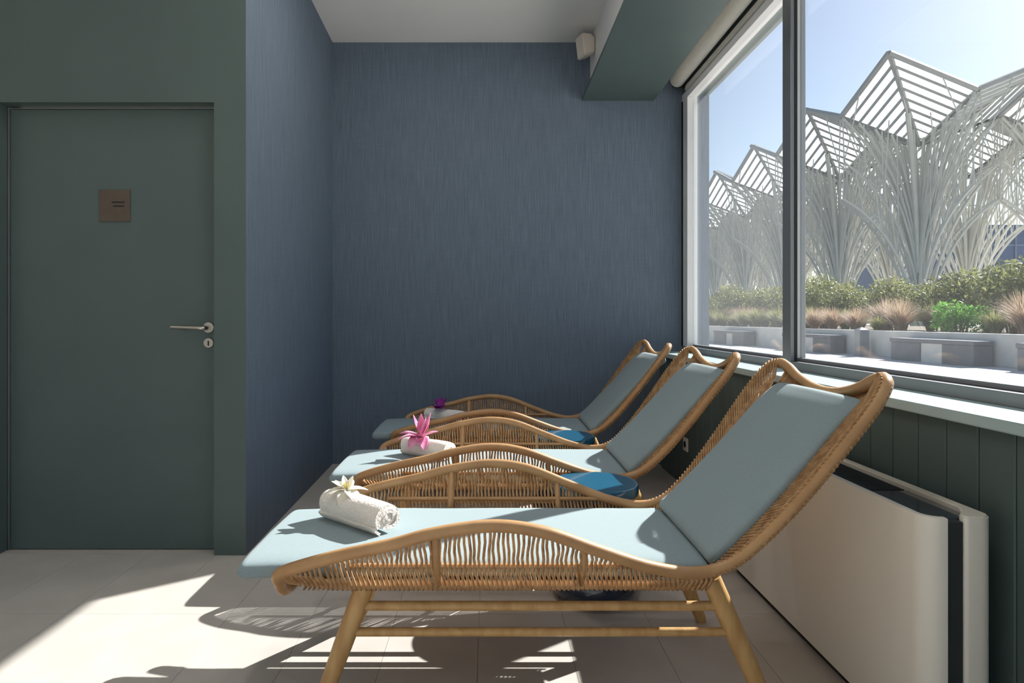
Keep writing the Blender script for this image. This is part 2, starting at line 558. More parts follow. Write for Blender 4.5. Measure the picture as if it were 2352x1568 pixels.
def make_lounger():
    root = empty('wicker_lounger')
    half = [(-.530, 0, .336), (-.540, .16, .337), (-.546, .255, .343), (-.547, .30, .380), (-.530, .334, .418), (-.40, .350, .462),
            (-.246, .355, .497), (-.136, .356, .526), (.008, .357, .545), (.14, .354, .528), (.284, .340, .475),
            (.416, .322, .428), (.53, .310, .408), (.625, .312, .430), (.71, .325, .505), (.81, .345, .625),
            (.915, .362, .768), (.975, .363, .848), (1.012, .346, .898), (1.030, .305, .914), (1.036, .25, .902), (1.036, .18, .874),
            (1.036, .09, .852), (1.036, 0, .845)]
    other = [(x, -yy, z) for x, yy, z in reversed(half[1:-1])]
    loop_pts = spline(half + other, 7, loop=True)
    MB().tube(loop_pts, .0165, 10, loop=True).build('rim', M['rattan'], root, smooth=True)
    hs = spline(half, 10)
    # side part of the rim: from the front tip to the wing top
    side = [p for p in hs if p.y > .29 and p.x > -.538]
    # split where the top is reached
    itop = max(range(len(side)), key=lambda i: side[i].z)
    side = side[:itop + 1]

    def rim_at_x(x):
        for a, b in zip(side, side[1:]):
            if a.x <= x <= b.x and b.x > a.x:
                t = (x - a.x) / (b.x - a.x)
                return a.lerp(b, t)
        return side[0] if x < side[0].x else side[-1]

    def low(x):                        # lower frame bar, follows the seat
        e = max(0.0, (-x - .38) / .16)
        return Vector((x, .280 - .0 * e, .365 + .02 * e * e))

    # frames
    for s in (1, -1):
        b = MB()
        path = [Vector((x, low(x).y * s, low(x).z)) for x in [-.50 + i * .1 for i in range(11)]]
        path = [Vector((-.536, .320 * s, .408)), Vector((-.522, .298 * s, .386))] + path
        path += [Vector((.58, .275 * s, .378)), Vector((.66, .27 * s, .45)), Vector((.78, .268 * s, .575)),
                 Vector((.90, .266 * s, .715)), Vector((.985, .264 * s, .815))]
        b.tube(spline(path, 4), .012, 8)
        b.build('side_bar', M['rattan'], root, smooth=True)
        b = MB()
        xs = [-.36 + i * .04 for i in range(20)]
        b.tube([Vector((x, .317 * s, .428)) for x in xs], .0075, 7)
        b.build('armrest_bar', M['rattan'], root, smooth=True)
        # posts between the rim and the side bar
        for x in (-.135, .245):
            p = rim_at_x(x)
            b = MB()
            b.tube([(x, p.y * s, p.z), (x, .318 * s, .43), (x, .28 * s, .365)], .0125 if x < 0 else .010, 8)
            b.build('post', M['rattan'], root, smooth=True)
    for x, yy_, zz in ((-.44, .28, .362), (-.1, .28, .362), (.25, .28, .362), (.52, .28, .362), (.985, .264, .815), (.755, .268, .540)):
        MB().tube([(x, -yy_, zz), (x, yy_, zz)], .010, 7).build('cross_bar', M['rattan'], root, smooth=True)

    # woven strands of the sides
    rnd = random.Random(3)
    for s in (1, -1):
        b = MB()
        x = -.512
        while x < .585:
            p = rim_at_x(x)
            l = low(x + .012 if x < .5 else x)
            j = rnd.uniform(-.002, .002)
            pts = [(x, p.y * s, p.z)]
            if p.z > .455:
                n = 5
                for q in range(1, n):
                    tt = q / n
                    zz = p.z + (.432 - p.z) * tt
                    yy = p.y + (.322 - p.y) * tt + .004 * math.sin(PI * tt)
                    wob = .0022 * math.sin(tt * 7 + x * 60) + j * math.sin(PI * tt)
                    pts.append((x + wob, yy * s, zz))
                pts.append((x + .001, .3245 * s, .428))
                pts.append((x + .004, .312 * s, .405))
            else:
                pts.append((x + .004, (p.y * .5 + l.y * .5 + .016) * s, p.z * .5 + l.z * .5))
            pts.append((l.x, (l.y + .0125) * s, l.z))
            pts.append((l.x, l.y * s, l.z - .0135))
            b.tube(pts, .0040, 5)
            x += .0125
        o = b.build('side_weave', M['strand'], root, smooth=True)
        o['kind'] = 'stuff'
    # wings of the back
    bk = [Vector((.575, .278, .376)), Vector((.66, .27, .45)), Vector((.78, .268, .575)), Vector((.90, .266, .715)), Vector((.985, .264, .815))]
    bks = spline(bk, 20)
    sb = [p for p in side if p.x > .57]
    # resample rim of the back by arc length

    def resample(P, n):
        L = [0]
        for a, c in zip(P, P[1:]):
            L.append(L[-1] + (c - a).length)
        out = []
        for i in range(n):
            d_ = L[-1] * i / (n - 1)
            k_ = 0
            while k_ < len(L) - 2 and L[k_ + 1] < d_:
                k_ += 1
            tt = (d_ - L[k_]) / max(1e-9, L[k_ + 1] - L[k_])
            out.append(P[k_].lerp(P[k_ + 1], tt))
        return out
    N = 52
    rs, bs = resample(sb, N), resample(bks, N)
    for s in (1, -1):
        b = MB()
        for p, q in zip(rs, bs):
            up = Vector((-.7, 0, .7))
            m_ = (p + q) / 2 - up * .004
            P_ = [p - up * .016, p + Vector((.004, .017, -.004)), p + up * .018, m_ + up * .010, q + up * .014, q - up * .012]
            b.tube([Vector((v.x, v.y * s, v.z)) for v in P_], .0039, 5)
        o = b.build('wing_weave', M['strand'], root, smooth=True)
        o['kind'] = 'stuff'
    # head edge between rim top and the top cross bar
    b = MB()
    top = [p for p in hs if p.x > 1.02 and p.z > .83 and p.y <= .315]
    for i in range(0, len(top), 1):
        p = top[i]
        for s in (1, -1):
            yq = min(p.y, .26)
            b.tube([(p.x, p.y * s, p.z + .014), (p.x + .014, p.y * s, p.z - .006), (p.x + .002, yq * s, p.z - .03), (.985, yq * s, .815)], .0032, 5)
    o = b.build('head_weave', M['strand'], root, smooth=True)
    o['kind'] = 'stuff'
    # strands across the seat and the back
    b = MB()
    x = -.49
    while x < .57:
        b.tube([(x, -.28, .352), (x, -.1, .349), (x, .1, .349), (x, .28, .352)], .0034, 4)
        x += .0125
    for q in bs[1::1]:
        b.tube([(q.x + .006, -q.y, q.z - .008), (q.x + .012, 0, q.z - .014), (q.x + .006, q.y, q.z - .008)], .0034, 4)
    o = b.build('seat_weave', M['strand'], root, smooth=True)
    o['kind'] = 'stuff'

    # legs and stretchers
    def leg_at(x_top, x_foot, s, z):
        t = (.375 - z) / .375
        return Vector((x_top + (x_foot - x_top) * t, (.255 + .045 * t) * s, z))
    for s in (1, -1):
        for xt, xf in ((-.325, -.462), (.595, .752)):
            b = MB()
            zs = [.372, .30, .2, .1, .012, 0]
            rr = [.0265, .0265, .0255, .0225, .019, .017]
            b.tube([leg_at(xt, xf, s, z) for z in zs], rr, 14)
            b.build('leg', M['wood'], root, smooth='auto')
        for z, r in ((.302, .0125), (.236, .0115)):
            a = leg_at(-.325, -.462, s, z)
            c = leg_at(.595, .752, s, z)
            MB().tube([a, a.lerp(c, .5), c], r, 10).build('stretcher', M['wood'], root, smooth='auto')

    # cushions: rounded slab swept along a profile
    def slab(prof, width, thick, name, crown=.006, dip=0.0):
        P = spline(prof, 8)
        n = len(P)
        rings = []
        L = [0]
        for a, c in zip(P, P[1:]):
            L.append(L[-1] + (c - a).length)
        for i, p in enumerate(P):
            t = (P[min(i + 1, n - 1)] - P[max(i - 1, 0)]).normalized()
            nrm = Vector((-t.z, 0, t.x))
            dend = min(L[i], L[-1] - L[i])
            rad = thick * .5
            e = 1.0 if dend >= rad else math.sqrt(max(0.0, 1 - ((rad - dend) / rad) ** 2))
            th = thick * (.16 + .84 * e)
            wd = width - 2 * rad * .6 * (1 - e)
            ring = []
            K = 40
            for k_ in range(K):
                a = 2 * PI * k_ / K
                ca, sa = math.cos(a), math.sin(a)
                yy = math.copysign(abs(ca) ** .22, ca) * wd / 2
                hh = math.copysign(abs(sa) ** .55, sa) * th / 2
                if hh > 0:
                    hh += crown * (1 - (2 * yy / width) ** 2)
                u = L[i] / L[-1]
                back = dip * u ** 4 * (1 - (2 * yy / width) ** 2)
                ring.append(p + nrm * hh + Vector((0, yy, 0)) - t * back)
            rings.append(ring)
        return MB().rings(rings).build(name, M['cushion'], root, smooth=True)
    seat_p = [(-.68, 0, .388), (-.672, 0, .388), (-.66, 0, .3885), (-.645, 0, .389), (-.62, 0, .390), (-.5, 0, .393), (-.2, 0, .394), (.2, 0, .394),
              (.5, 0, .393), (.56, 0, .394), (.575, 0, .394), (.588, 0, .395), (.594, 0, .395)]
    sc_ = slab(seat_p, .525, .052, 'seat_cushion')
    back_p = [(.592, 0, .412), (.600, 0, .418), (.612, 0, .428), (.64, 0, .452), (.70, 0, .511), (.78, 0, .594), (.86, 0, .682), (.92, 0, .750), (.962, 0, .792),
              (.995, 0, .818), (1.012, 0, .828), (1.022, 0, .833), (1.028, 0, .836)]
    bc_ = slab(back_p, .525, .055, 'back_cushion', crown=.010, dip=.012)
    # piping seams
    for nm, P, pr in (('seat_piping', seat_p, sc_), ('back_piping', back_p, bc_)):
        Q = [Vector(p) for p in P][1:-1]
        for s in (1, -1):
            MB().tube(spline([p + Vector((0, .2605 * s, 0)) for p in Q], 4), .0022, 5).build('piping', M['cushion'], pr, smooth=True)
    return root


lg0 = make_lounger()
lab = ['wicker lounger whose towel carries a white flower, standing before the cream fan coil',
       'wicker lounger in the middle of the row, pink flower on its towel',
       'wicker lounger against the blue back wall, purple flower on its towel']
lgs = [lg0] + [copy_tree(lg0) for _ in (1, 2)]
for o, cy, lb in zip(lgs, CY, lab):
    o.location = (0, cy, 0)
    tag(o, lb, 'lounger', 'loungers lined up under the window')

# ------------------------------------------------------------------ side tables


def make_table():
    root = empty('side_table')
    prof = [(0, .392), (.150, .392), (.163, .396), (.168, .404), (.168, .430), (.165, .436), (.160, .438), (.152, .4375), (0, .4375)]
    MB().lathe(prof, 48).build('table_top', M['table_top'], root, smooth='auto')
    prof = [(0, 0), (.146, 0), (.153, .006), (.172, .050), (.174, .062), (.168, .085), (.150, .130), (.134, .19), (.126, .25), (.126, .31), (.133, .36), (.145, .391), (0, .391)]
    MB().lathe(prof, 20).build('base', M['table_base'], root, smooth='auto')
    return root


t0 = make_table()
t0.location = (.41, 2.535, 0)
tag(t0, 'round petrol-blue side table between the white-flower and pink-flower loungers', 'side table', 'round blue side tables')
t1 = copy_tree(t0)
t1.location = (.405, 3.545, 0)
tag(t1, 'round petrol-blue side table between the pink-flower and purple-flower loungers', 'side table', 'round blue side tables')

# ------------------------------------------------------------------ towels and flowers


def make_towel(name, loc, rz, length, R, turns, seed):
    rnd = random.Random(seed)
    root = empty(name, loc, rz)
    th = R / (turns + .55)
    n = int(26 * turns)
    outer = []
    for i in range(n + 1):
        a = i / n * turns * 2 * PI
        r = th * .45 + (R - th * .45) * i / n
        outer.append((a, r))
    L = 13

    def ring(u):
        e = 1 - .10 * abs(2 * u - 1) ** 4
        po, pi = [], []
        for a, r in outer:
            aa = a + 3.7 - turns * 2 * PI
            rr = r * e * (1 + .025 * math.sin(3 * aa + u * 9 + seed))
            for lst, q in ((po, rr), (pi, rr - th * .86)):
                q = max(q, .001)
                lst.append((length * (u - .5) + .004 * math.sin(aa * 1.3 + 2), q * 1.08 * math.cos(aa), q * .94 * math.sin(aa) + R * .93))
        pts = po + pi[::-1]
        return pts
    b = MB().rings([ring(i / (L - 1)) for i in range(L)])
    b.build('rolled_terry', M['towel'], root, smooth='auto')
    # loose hem flap pressed against the roll
    f = MB()
    rings = []
    for i in range(15):
        u = i / 14
        sec = []
        for k in range(7):
            a = 3.55 + k * .10
            w_ = .006 * math.sin(u * 11 + seed) * (1 - k / 6)
            sec.append((length * .98 * (u - .5), (R + .005) * 1.07 * math.cos(a + w_ * 9), (R + .005) * .94 * math.sin(a + w_ * 9) + R * .93))
        for k in reversed(range(7)):
            a = 3.55 + k * .10
            sec.append((length * .98 * (u - .5), (R - .003) * 1.07 * math.cos(a), (R - .003) * .94 * math.sin(a) + R * .93))
        rings.append(sec)
    f.rings(rings).build('hem_flap', M['towel'], root, smooth='auto')
    return root


def petal_mesh(length, width, curl, cup, tip=1.0):
    rows, cols = 9, 7
    top, bot = [], []
    for i in range(rows):
        u = i / (rows - 1)
        w_ = width * (math.sin(PI * min(1, u ** .75 * .97 + .03)) ** (.8 / tip)) * .5 + .0008
        ang = curl * u
        xx = length * (math.sin(ang) / curl if abs(curl) > 1e-3 else u)
        zz = length * ((1 - math.cos(ang)) / curl if abs(curl) > 1e-3 else 0)
        r1, r2 = [], []
        for k in range(cols):
            v = 2 * k / (cols - 1) - 1
            r1.append((xx, v * w_, zz + cup * v * v * w_ + .0006))
            r2.append((xx, v * w_, zz + cup * v * v * w_ - .0006))
        top.append(r1 + r2[::-1])
    return MB().rings(top)


def make_flower(name, loc, spec, material, scale=1.0, stamens=True):
    root = empty(name, loc)
    for az, el, ln, wd, curl, cup in spec:
        b = petal_mesh(ln * scale, wd * scale, curl, cup)
        b.xform(Matrix.Rotation(az, 4, 'Z') @ Matrix.Rotation(-el, 4, 'Y'))
        b.build('petal', material, root, smooth=True)
    if stamens:
        b = MB()
        for k in range(6):
            a = k * 2 * PI / 6
            b.tube([(0, 0, .002), (.006 * math.cos(a), .006 * math.sin(a), .012 * scale * 1.6), (.009 * math.cos(a), .009 * math.sin(a), .02 * scale * 1.4)], [.0012, .001, .002], 5)
        b.build('stamens', M['stamen'], root, smooth=True)
    return root


ZCU = .423
tw = make_towel('rolled_towel', (-.408, 2.05, ZCU), math.radians(-41), .285, .052, 3.2, 1)
tag(tw, 'white rolled towel under the white flower on a lounger', 'towel', 'rolled towels on the loungers')
tw2 = make_towel('rolled_towel', (-.285, 3.06, ZCU), math.radians(-36), .27, .047, 3.2, 2)
tag(tw2, 'white rolled towel under the pink flower on a lounger', 'towel', 'rolled towels on the loungers')
tw3 = make_towel('rolled_towel', (-.268, 4.10, ZCU), math.radians(-32), .29, .043, 3.2, 3)
tag(tw3, 'white rolled towel under the purple flower on a lounger', 'towel', 'rolled towels on the loungers')

rnd = random.Random(11)
spec = [(a + rnd.uniform(-.2, .2), e, l, w_, c_, .25) for a, e, l, w_, c_ in
        [(0.3, .25, .085, .045, -.6), (1.4, .55, .075, .040, -.4), (2.5, .6, .080, .040, -.5), (3.6, .35, .085, .045, -.8), (4.6, .02, .095, .05, -1.2), (5.4, .02, .12, .05, -.9),
         (2.4, .95, .06, .03, .3), (.9, .85, .06, .03, .3), (3.2, .9, .06, .028, -.3)]]
fw = make_flower('white_flower', (-.455, 2.085, ZCU + .098), spec, M['petal_white'], .82)
tag(fw, 'white flower with pointed petals lying on a rolled towel', 'flower')
spec = [(a, e, l, w_, c_, .35) for a, e, l, w_, c_ in
        [(2.9, 1.05, .10, .036, .35), (1.6, 1.25, .10, .034, .25), (.35, .95, .11, .038, .45), (-.4, 1.15, .09, .034, .3), (3.6, .55, .10, .05, -.6), (4.2, .1, .095, .055, -1.1),
         (5.0, .05, .09, .055, -1.1), (3.2, .3, .11, .05, -.9), (5.8, .5, .09, .045, -.3), (.9, .8, .095, .036, .4)]]
fp = make_flower('pink_lily', (-.318, 3.055, ZCU + .090), spec, M['petal_pink'], 1.12)
tag(fp, 'pink lily-like flower with upright pointed petals on a rolled towel', 'flower')
spec = [(a, e, l, w_, c_, .3) for a, e, l, w_, c_ in
        [(.3, .9, .085, .055, .2), (2.8, .85, .075, .055, .2), (1.6, 1.2, .075, .05, .2), (4.4, .35, .07, .06, -.5), (5.4, .55, .07, .05, -.2), (3.6, .5, .065, .05, -.3)]]
fu = make_flower('purple_orchid', (-.305, 4.10, ZCU + .080), spec, M['petal_purple'], 1.0, stamens=False)
tag(fu, 'small dark purple orchid bloom on a rolled towel', 'flower')

# ------------------------------------------------------------------ fan coil unit
fc = empty('fan_coil_unit', (0, 0, 0))
tag(fc, 'cream floor-standing fan coil unit with dark grille and side strip', 'fan coil')
Y0, Y1 = 1.54, 2.78


def arc(cx, cy, r, a0, a1, n=8):
    return [(cx + r * math.cos(a0 + (a1 - a0) * i / n), cy + r * math.sin(a0 + (a1 - a0) * i / n)) for i in range(n + 1)]


XA, XB = 1.030, 1.196
R_ = .050
# front shell (plan outline, counter-clockwise)
out = arc(XA + R_, Y0 + R_, R_, PI, 1.5 * PI) + [(1.084, Y0), (1.084, Y0 + .016)] + \
    arc(XA + R_ + .004, Y0 + R_ + .004, R_ - .014, 1.5 * PI, PI, 6) + \
    [(XA + .014, Y1 - R_)] + arc(XA + R_, Y1 - R_, R_ - .014, PI, .5 * PI, 6) + [(1.084, Y1 - .014), (1.084, Y1)] + arc(XA + R_, Y1 - R_, R_, .5 * PI, PI)
MB().prism(out, .028, .598).build('front_shell', M['cream'], fc, smooth='auto', bevel=.004)
R2 = .034
out = [(1.124, Y0 + .012)] + arc(1.134, Y0 + .010, .010, PI, 1.5 * PI, 4) + arc(XB - R2, Y0 + R2, R2, 1.5 * PI, 2 * PI) + arc(XB - R2, Y1 - R2, R2, 0, .5 * PI) + \
    arc(1.134, Y1 - .010, .010, .5 * PI, PI, 4) + [(1.124, Y1 - .02), (1.150, Y1 - .06), (1.172, Y1 - .09), (1.172, Y0 + .09), (1.150, Y0 + .05), (1.124, Y0 + .022)]
MB().prism(out, .028, .602).build('rear_shell', M['cream'], fc, smooth='auto', bevel=.004)
MB().box(1.046, 1.170, Y0 + .03, Y1 - .03, .03, .565).build('core', M['dark_plastic'], fc)
MB().box(1.0845, 1.1235, Y0 + .006, Y0 + .032, .03, .588).build('side_strip', M['dark_plastic'], fc, bevel=.002, seg=1)
MB().box(1.05, 1.17, Y0 + .02, Y1 - .02, 0, .028).build('plinth', M['gasket'], fc)
gr = MB()
yy = Y0 + .30
while yy < Y1 - .05:
    gr.box(1.048, 1.170, yy, yy + .004, .566, .588)
    yy += .0105
for xx in [1.055 + i * .0115 for i in range(10)]:
    gr.box(xx, xx + .003, Y0 + .29, Y1 - .05, .570, .585)
go = gr.build('grille', M['dark_plastic'], fc)
go['kind'] = 'stuff'
MB().box(1.048, 1.170, Y0 + .035, Y0 + .285, .566, .589).build('control_panel', M['panel_gloss'], fc, bevel=.002, seg=1)

# ------------------------------------------------------------------ roller blind, device, socket
rb = empty('roller_blind', (1.36, 0, 2.79))
tag(rb, 'pale grey rolled-up roller blind above the window', 'blind')
b = MB()
b.tube([(0, YR + .05, 0), (0, 0, 0), (0, YB - .09, 0)], .052, 28)
b.build('fabric_roll', M['blind'], rb, smooth='auto')
b = MB()
b.box(-.012, .058, YB - .088, YB - .08, -.055, .03)
b.box(-.012, .058, YB - .08, YB - .0005, -.02, .02)
b.build('bracket', M['gasket'], rb)
b = MB()
b.box(.046, .058, YR + .05, YB - .12, -.088, -.052)
b.build('bottom_bar', M['blind'], rb, bevel=.004)

sp = empty('wall_speaker', (.744, 4.60, 2.985))
tag(sp, 'small cream wall speaker mounted on the beam below the ceiling', 'speaker')
b = MB()
b.rings([[(-.012, -.035, -.055), (-.012, .035, -.055), (-.012, .035, .05), (-.012, -.035, .05)],
         [(-.05, -.052, -.075), (-.05, .052, -.075), (-.05, .052, .065), (-.05, -.052, .065)],
         [(-.105, -.058, -.095), (-.105, .058, -.095), (-.125, .058, .06), (-.125, -.058, .06)]])
b.xform(Matrix.Rotation(math.radians(18), 4, 'Z'))
b.build('housing', M['device'], sp, smooth='auto', bevel=.008)
b = MB()
b.tube([(0, 0, 0), (-.03, -.004, 0)], .020, 14)
b.build('mount', M['device'], sp, smooth='auto')

so = empty('wall_socket', (XW, 4.10, .28))
tag(so, 'white wall socket on the boarded wall under the window', 'socket')
MB().box(-.010, 0, -.042, .042, -.042, .042).build('socket_plate', M['socket'], so, bevel=.003)
b = MB()
b.lathe([(0, 0), (.02, 0), (.02, .003), (0, .003)], 20)
b.xform(Matrix.Translation((-.010, 0, 0)) @ Matrix.Rotation(-PI / 2, 4, 'Y'))
b.build('socket_inset', M['gasket'], so)

# added fill lamps in the unseen ceiling over the loungers, to brighten the room
for lx, ly in [(-.4, 3.3), (-.4, 2.4), (.1, 1.5)]:
    if True:
        r_ = empty('ceiling_fill_lamp', (lx, ly, ZC))
        tag(r_, {3.3: 'added round fill lamp in the unseen ceiling over the gap between pink-flower and purple-flower loungers', 2.4: 'added round fill lamp in the unseen ceiling over the gap between white-flower and pink-flower loungers',
                 1.5: 'added round fill lamp in the unseen ceiling over the lounger with the white flower'}[ly], 'ceiling light', 'added ceiling fill lamps')
        MB().rings([[(r1 * math.cos(k * PI / 16), r1 * math.sin(k * PI / 16), z1) for k in range(32)] for r1, z1 in ((.101, 0), (.118, 0), (.118, -.006), (.101, -.010))], loop=True).build('trim_ring', M['white_frame'], r_, smooth='auto')
        MB().lathe([(0, -.001), (.1, -.001), (.1, -.006), (0, -.006)], 32).build('diffuser', M['fill_lamp_glow'], r_)

# ------------------------------------------------------------------ outdoors
gm = MB().box(1.62, 320, -60, 420, -.3, -.005)
gm.box(-60, 1.62, -60, YR - .2, -.3, -.005)
gm.box(-60, XL - .2, YR - .2, 40, -.3, -.005)
struct(gm.build('ground', M['pave']))


def wall_x(y_):
    return 11.4 - .075 * (y_ - 14)


pw = empty('concrete_planter', (0, 0, 0))
tag(pw, 'long low pale concrete planter wall across the plaza', 'planter')
ya = 4.0
seg = 0
while ya < 52:
    yb = ya + 3.0
    b = MB()
    b.prism([(wall_x(ya), ya + .006), (wall_x(ya) + .35, ya + .006), (wall_x(yb) + .35, yb - .006), (wall_x(yb), yb - .006)], -.005, .72)
    b.build('wall_block', M['concrete'], pw, bevel=.012, seg=1)
    ya = yb
b = MB()
b.prism([(wall_x(4) + .34, 4), (26, 4), (26, 70), (wall_x(52) + .34, 52)], -.005, .60)
b.build('planting_bed', M['soil'], pw)

bench_lab = ['grey stone bench with two block supports before the planter wall, beside the metal post',
             'grey stone bench near the end of the planter wall, past the metal post',
             'grey stone bench partly cut off, closest to the window',
             'grey stone bench farthest along the planter wall']
for (yA, yB, g0, g1), lb in zip([(14.55, 17.27, 15.5, 16.2), (19.9, 22.7, 20.85, 21.5), (10.7, 13.5, 11.6, 12.3), (25.6, 28.4, 26.6, 27.2)], bench_lab):
    xw = wall_x((yA + yB) / 2)
    r_ = empty('stone_bench', (xw - .32, (yA + yB) / 2, 0), math.atan(.075))
    hl = (yB - yA) / 2
    c0 = (yA + yB) / 2
    MB().box(-.26, .24, -hl, hl, .46, .56).build('seat_slab', M['bench'], r_, bevel=.012, seg=1)
    MB().box(-.24, .22, -hl + .02, g0 - c0, -.005, .46).build('support', M['bench'], r_, bevel=.012, seg=1)
    MB().box(-.24, .22, g1 - c0, hl - .02, -.005, .46).build('support', M['bench'], r_, bevel=.012, seg=1)
    MB().box(-.21, .22, g0 - c0 + .002, g1 - c0 - .002, -.005, .459).build('pale_block', M['concrete'], r_)
    tag(r_, lb, 'bench', 'stone benches along the planter')
po = empty('plaza_post', (wall_x(19) - .32, 18.75, 0))
tag(po, 'square grey plaza post with pointed cap between two stone benches', 'post')
MB().box(-.14, .14, -.14, .14, -.005, .74).build('shaft', M['post'], po, bevel=.01, seg=1)
MB().rings([[(-.14, -.14, .74), (.14, -.14, .74), (.14, .14, .74), (-.14, .14, .74)], [(-.01, -.01, .82), (.01, -.01, .82), (.01, .01, .82), (-.01, .01, .82)]]).build('cap', M['post'], po)


# plants
def grass_mesh(seed, height, spread, nbl, wd):
    rn = random.Random(seed)
    b = MB()
    for _ in range(nbl):
        a = rn.uniform(0, 2 * PI)
        lean = rn.random() ** .7 * spread
        h_ = height * rn.uniform(.6, 1.05)
        r0 = rn.uniform(0, .12)
        dx, dy = math.cos(a), math.sin(a)
        px, py = -dy, dx
        w_ = wd * rn.uniform(.6, 1.3)
        o0 = len(b.v)
        for k in range(4):
            u = k / 3
            q = r0 + lean * u ** 1.8
            z = h_ * (u - .28 * (lean / max(spread, .01)) * u ** 3)
            ww = w_ * (1 - u * .9) if u < 1 else w_ * .08
            b.v += [(dx * q + px * ww, dy * q + py * ww, z), (dx * q - px * ww, dy * q - py * ww, z)]
        for k in range(3):
            b.f.append((o0 + 2 * k, o0 + 2 * k + 1, o0 + 2 * k + 3, o0 + 2 * k + 2))
    return b


def shrub_mesh(seed, rx, rz, nlv, sz):
    rn = random.Random(seed)
    b = MB()
    lobes = [(rn.uniform(-.55, .55) * rx, rn.uniform(-.55, .55) * rx, rz * rn.uniform(.45, .8), rn.uniform(.35, .6)) for _ in range(7)]
    for _ in range(nlv):
        lx, ly, lz, lr = rn.choice(lobes)
        d_ = Vector((rn.gauss(0, 1), rn.gauss(0, 1), rn.gauss(0, 1))).normalized() * (rn.random() ** .35)
        p = Vector((lx + d_.x * rx * lr, ly + d_.y * rx * lr, max(.05, lz + d_.z * rz * lr * .8)))
        n_ = Vector((rn.gauss(0, 1), rn.gauss(0, 1), rn.gauss(0, 1) + .5)).normalized()
        u = n_.orthogonal().normalized()
        u = (Matrix.Rotation(rn.uniform(0, 6.28), 3, n_) @ u)
        v = n_.cross(u)
        s_ = sz * rn.uniform(.6, 1.3)
        o0 = len(b.v)
        b.v += [tuple(p - u * s_), tuple(p + v * s_ * .45), tuple(p + u * s_), tuple(p - v * s_ * .45)]
        b.f.append((o0, o0 + 1, o0 + 2, o0 + 3))
    return b


def plant(name, fol, fm, stem_h, label, group):
    root = empty(name)
    o_ = fol.build('foliage', fm, root)
    s_ = MB()
    for k in range(4):
        a = k * 1.7
        s_.tube([(.05 * math.cos(a), .05 * math.sin(a), -.02), (.16 * math.cos(a), .16 * math.sin(a), stem_h * .6), (.3 * math.cos(a), .3 * math.sin(a), stem_h)], [.03, .02, .01], 5)
    s_.build('stems', M['stem'], root)
    return tag(root, label, 'plant', group)


pg = plant('fountain_grass', grass_mesh(1, 1.2, .95, 520, .018), M['grass_pink'], .4, 'pinkish fountain grass tuft behind the planter wall', 'pinkish grasses in the planter')
og = plant('olive_grass', grass_mesh(2, 1.1, .8, 520, .019), M['grass_green'], .4, 'olive green grass tuft behind the planter wall', 'olive grasses in the planter')
sh1 = plant('leafy_shrub', shrub_mesh(3, 1.25, 1.75, 2600, .075), M['leaf'], 1.1, 'olive green leafy shrub standing behind the grasses', 'shrubs behind the grasses')
sh2 = plant('leafy_shrub', shrub_mesh(4, 1.35, 2.0, 2800, .075), M['leaf'], 1.2, 'olive green leafy shrub standing behind the grasses', 'shrubs behind the grasses')
bs_ = plant('bright_shrub', shrub_mesh(5, .8, .95, 1800, .06), M['leaf_bright'], .6, 'low bright green shrub among the pinkish grasses', None)
rn = random.Random(5)
first = {}


def put(proto, x, y_, sc=1.0, lb=None):
    if proto.name not in first:
        first[proto.name] = 1
        o_ = proto
    else:
        o_ = copy_tree(proto)
    o_.location = (x, y_, .60)
    o_.rotation_euler = (0, 0, rn.uniform(0, 6.28))
    o_.scale = (sc, sc, sc * rn.uniform(.92, 1.08))
    if lb:
        o_['label'] = lb


yv = 13.6
while yv < 42:
    x = wall_x(yv) + 1.25 + rn.uniform(-.15, .3)
    if 17.4 < yv < 18.9:
        put(bs_, x - .1, yv, .9) if bs_.name not in first else None
    else:
        put(pg if rn.random() < .55 else og, x, yv, rn.uniform(.6, .95))
    put(og if rn.random() < .45 else pg, x + 1.2 + rn.uniform(-.2, .2), yv + .5, rn.uniform(.75, 1.05))
    yv += .92 + (yv - 13) * .018
yv = 16.5
while yv < 56:
    x = wall_x(min(yv, 50)) + 4.0 + rn.uniform(-.5, .5)
    put(sh1 if rn.random() < .5 else sh2, x, yv, rn.uniform(.8, 1.08), 'olive green leafy shrub right behind the grasses')
    put(sh2 if rn.random() < .5 else sh1, x + 2.4 + rn.uniform(-.4, .4), yv + .9, rn.uniform(.85, 1.12), 'olive green leafy shrub in the row next to the station')
    yv += 1.9 + (yv - 16) * .02


# station canopies
HP, HM, HC = 26.6, 23.1, 20.0
HW = 8.5


def lerp3(a, b, t):
    return Vector(a).lerp(Vector(b), t)


def roof_parts():
    panes, ribs = [], MB()
    for sx in (1, -1):
        for sy in (1, -1):
            A = Vector((sx * HW, sy * HW, HP))
            Cc = Vector((0, 0, HC))
            for Bm in (Vector((sx * HW, 0, HM)), Vector((0, sy * HW, HM))):
                n_ = 9
                nrm = (A - Cc).cross(Bm - Cc).normalized()
                if nrm.z < 0:
                    nrm = -nrm
                for i in range(n_):
                    t0_, t1_ = (i + .16) / n_, (i + .84) / n_
                    q = [lerp3(A, Cc, t0_), lerp3(Bm, Cc, t0_), lerp3(Bm, Cc, t1_), lerp3(A, Cc, t1_)]
                    pb = MB().rings([[p + nrm * .03 for p in q], [p - nrm * .03 for p in q]])
                    panes.append(pb)
                    if i > 0:
                        ribs.tube([lerp3(A, Cc, i / n_) - nrm * .1, lerp3(Bm, Cc, i / n_) - nrm * .1], .19 if i < 7 else .12, 4)
                ribs.tube([A, Bm], .30, 5)
                ribs.tube([Bm, Cc], .24, 5)
            ribs.tube([A, Cc], .26, 6)
    return panes, ribs


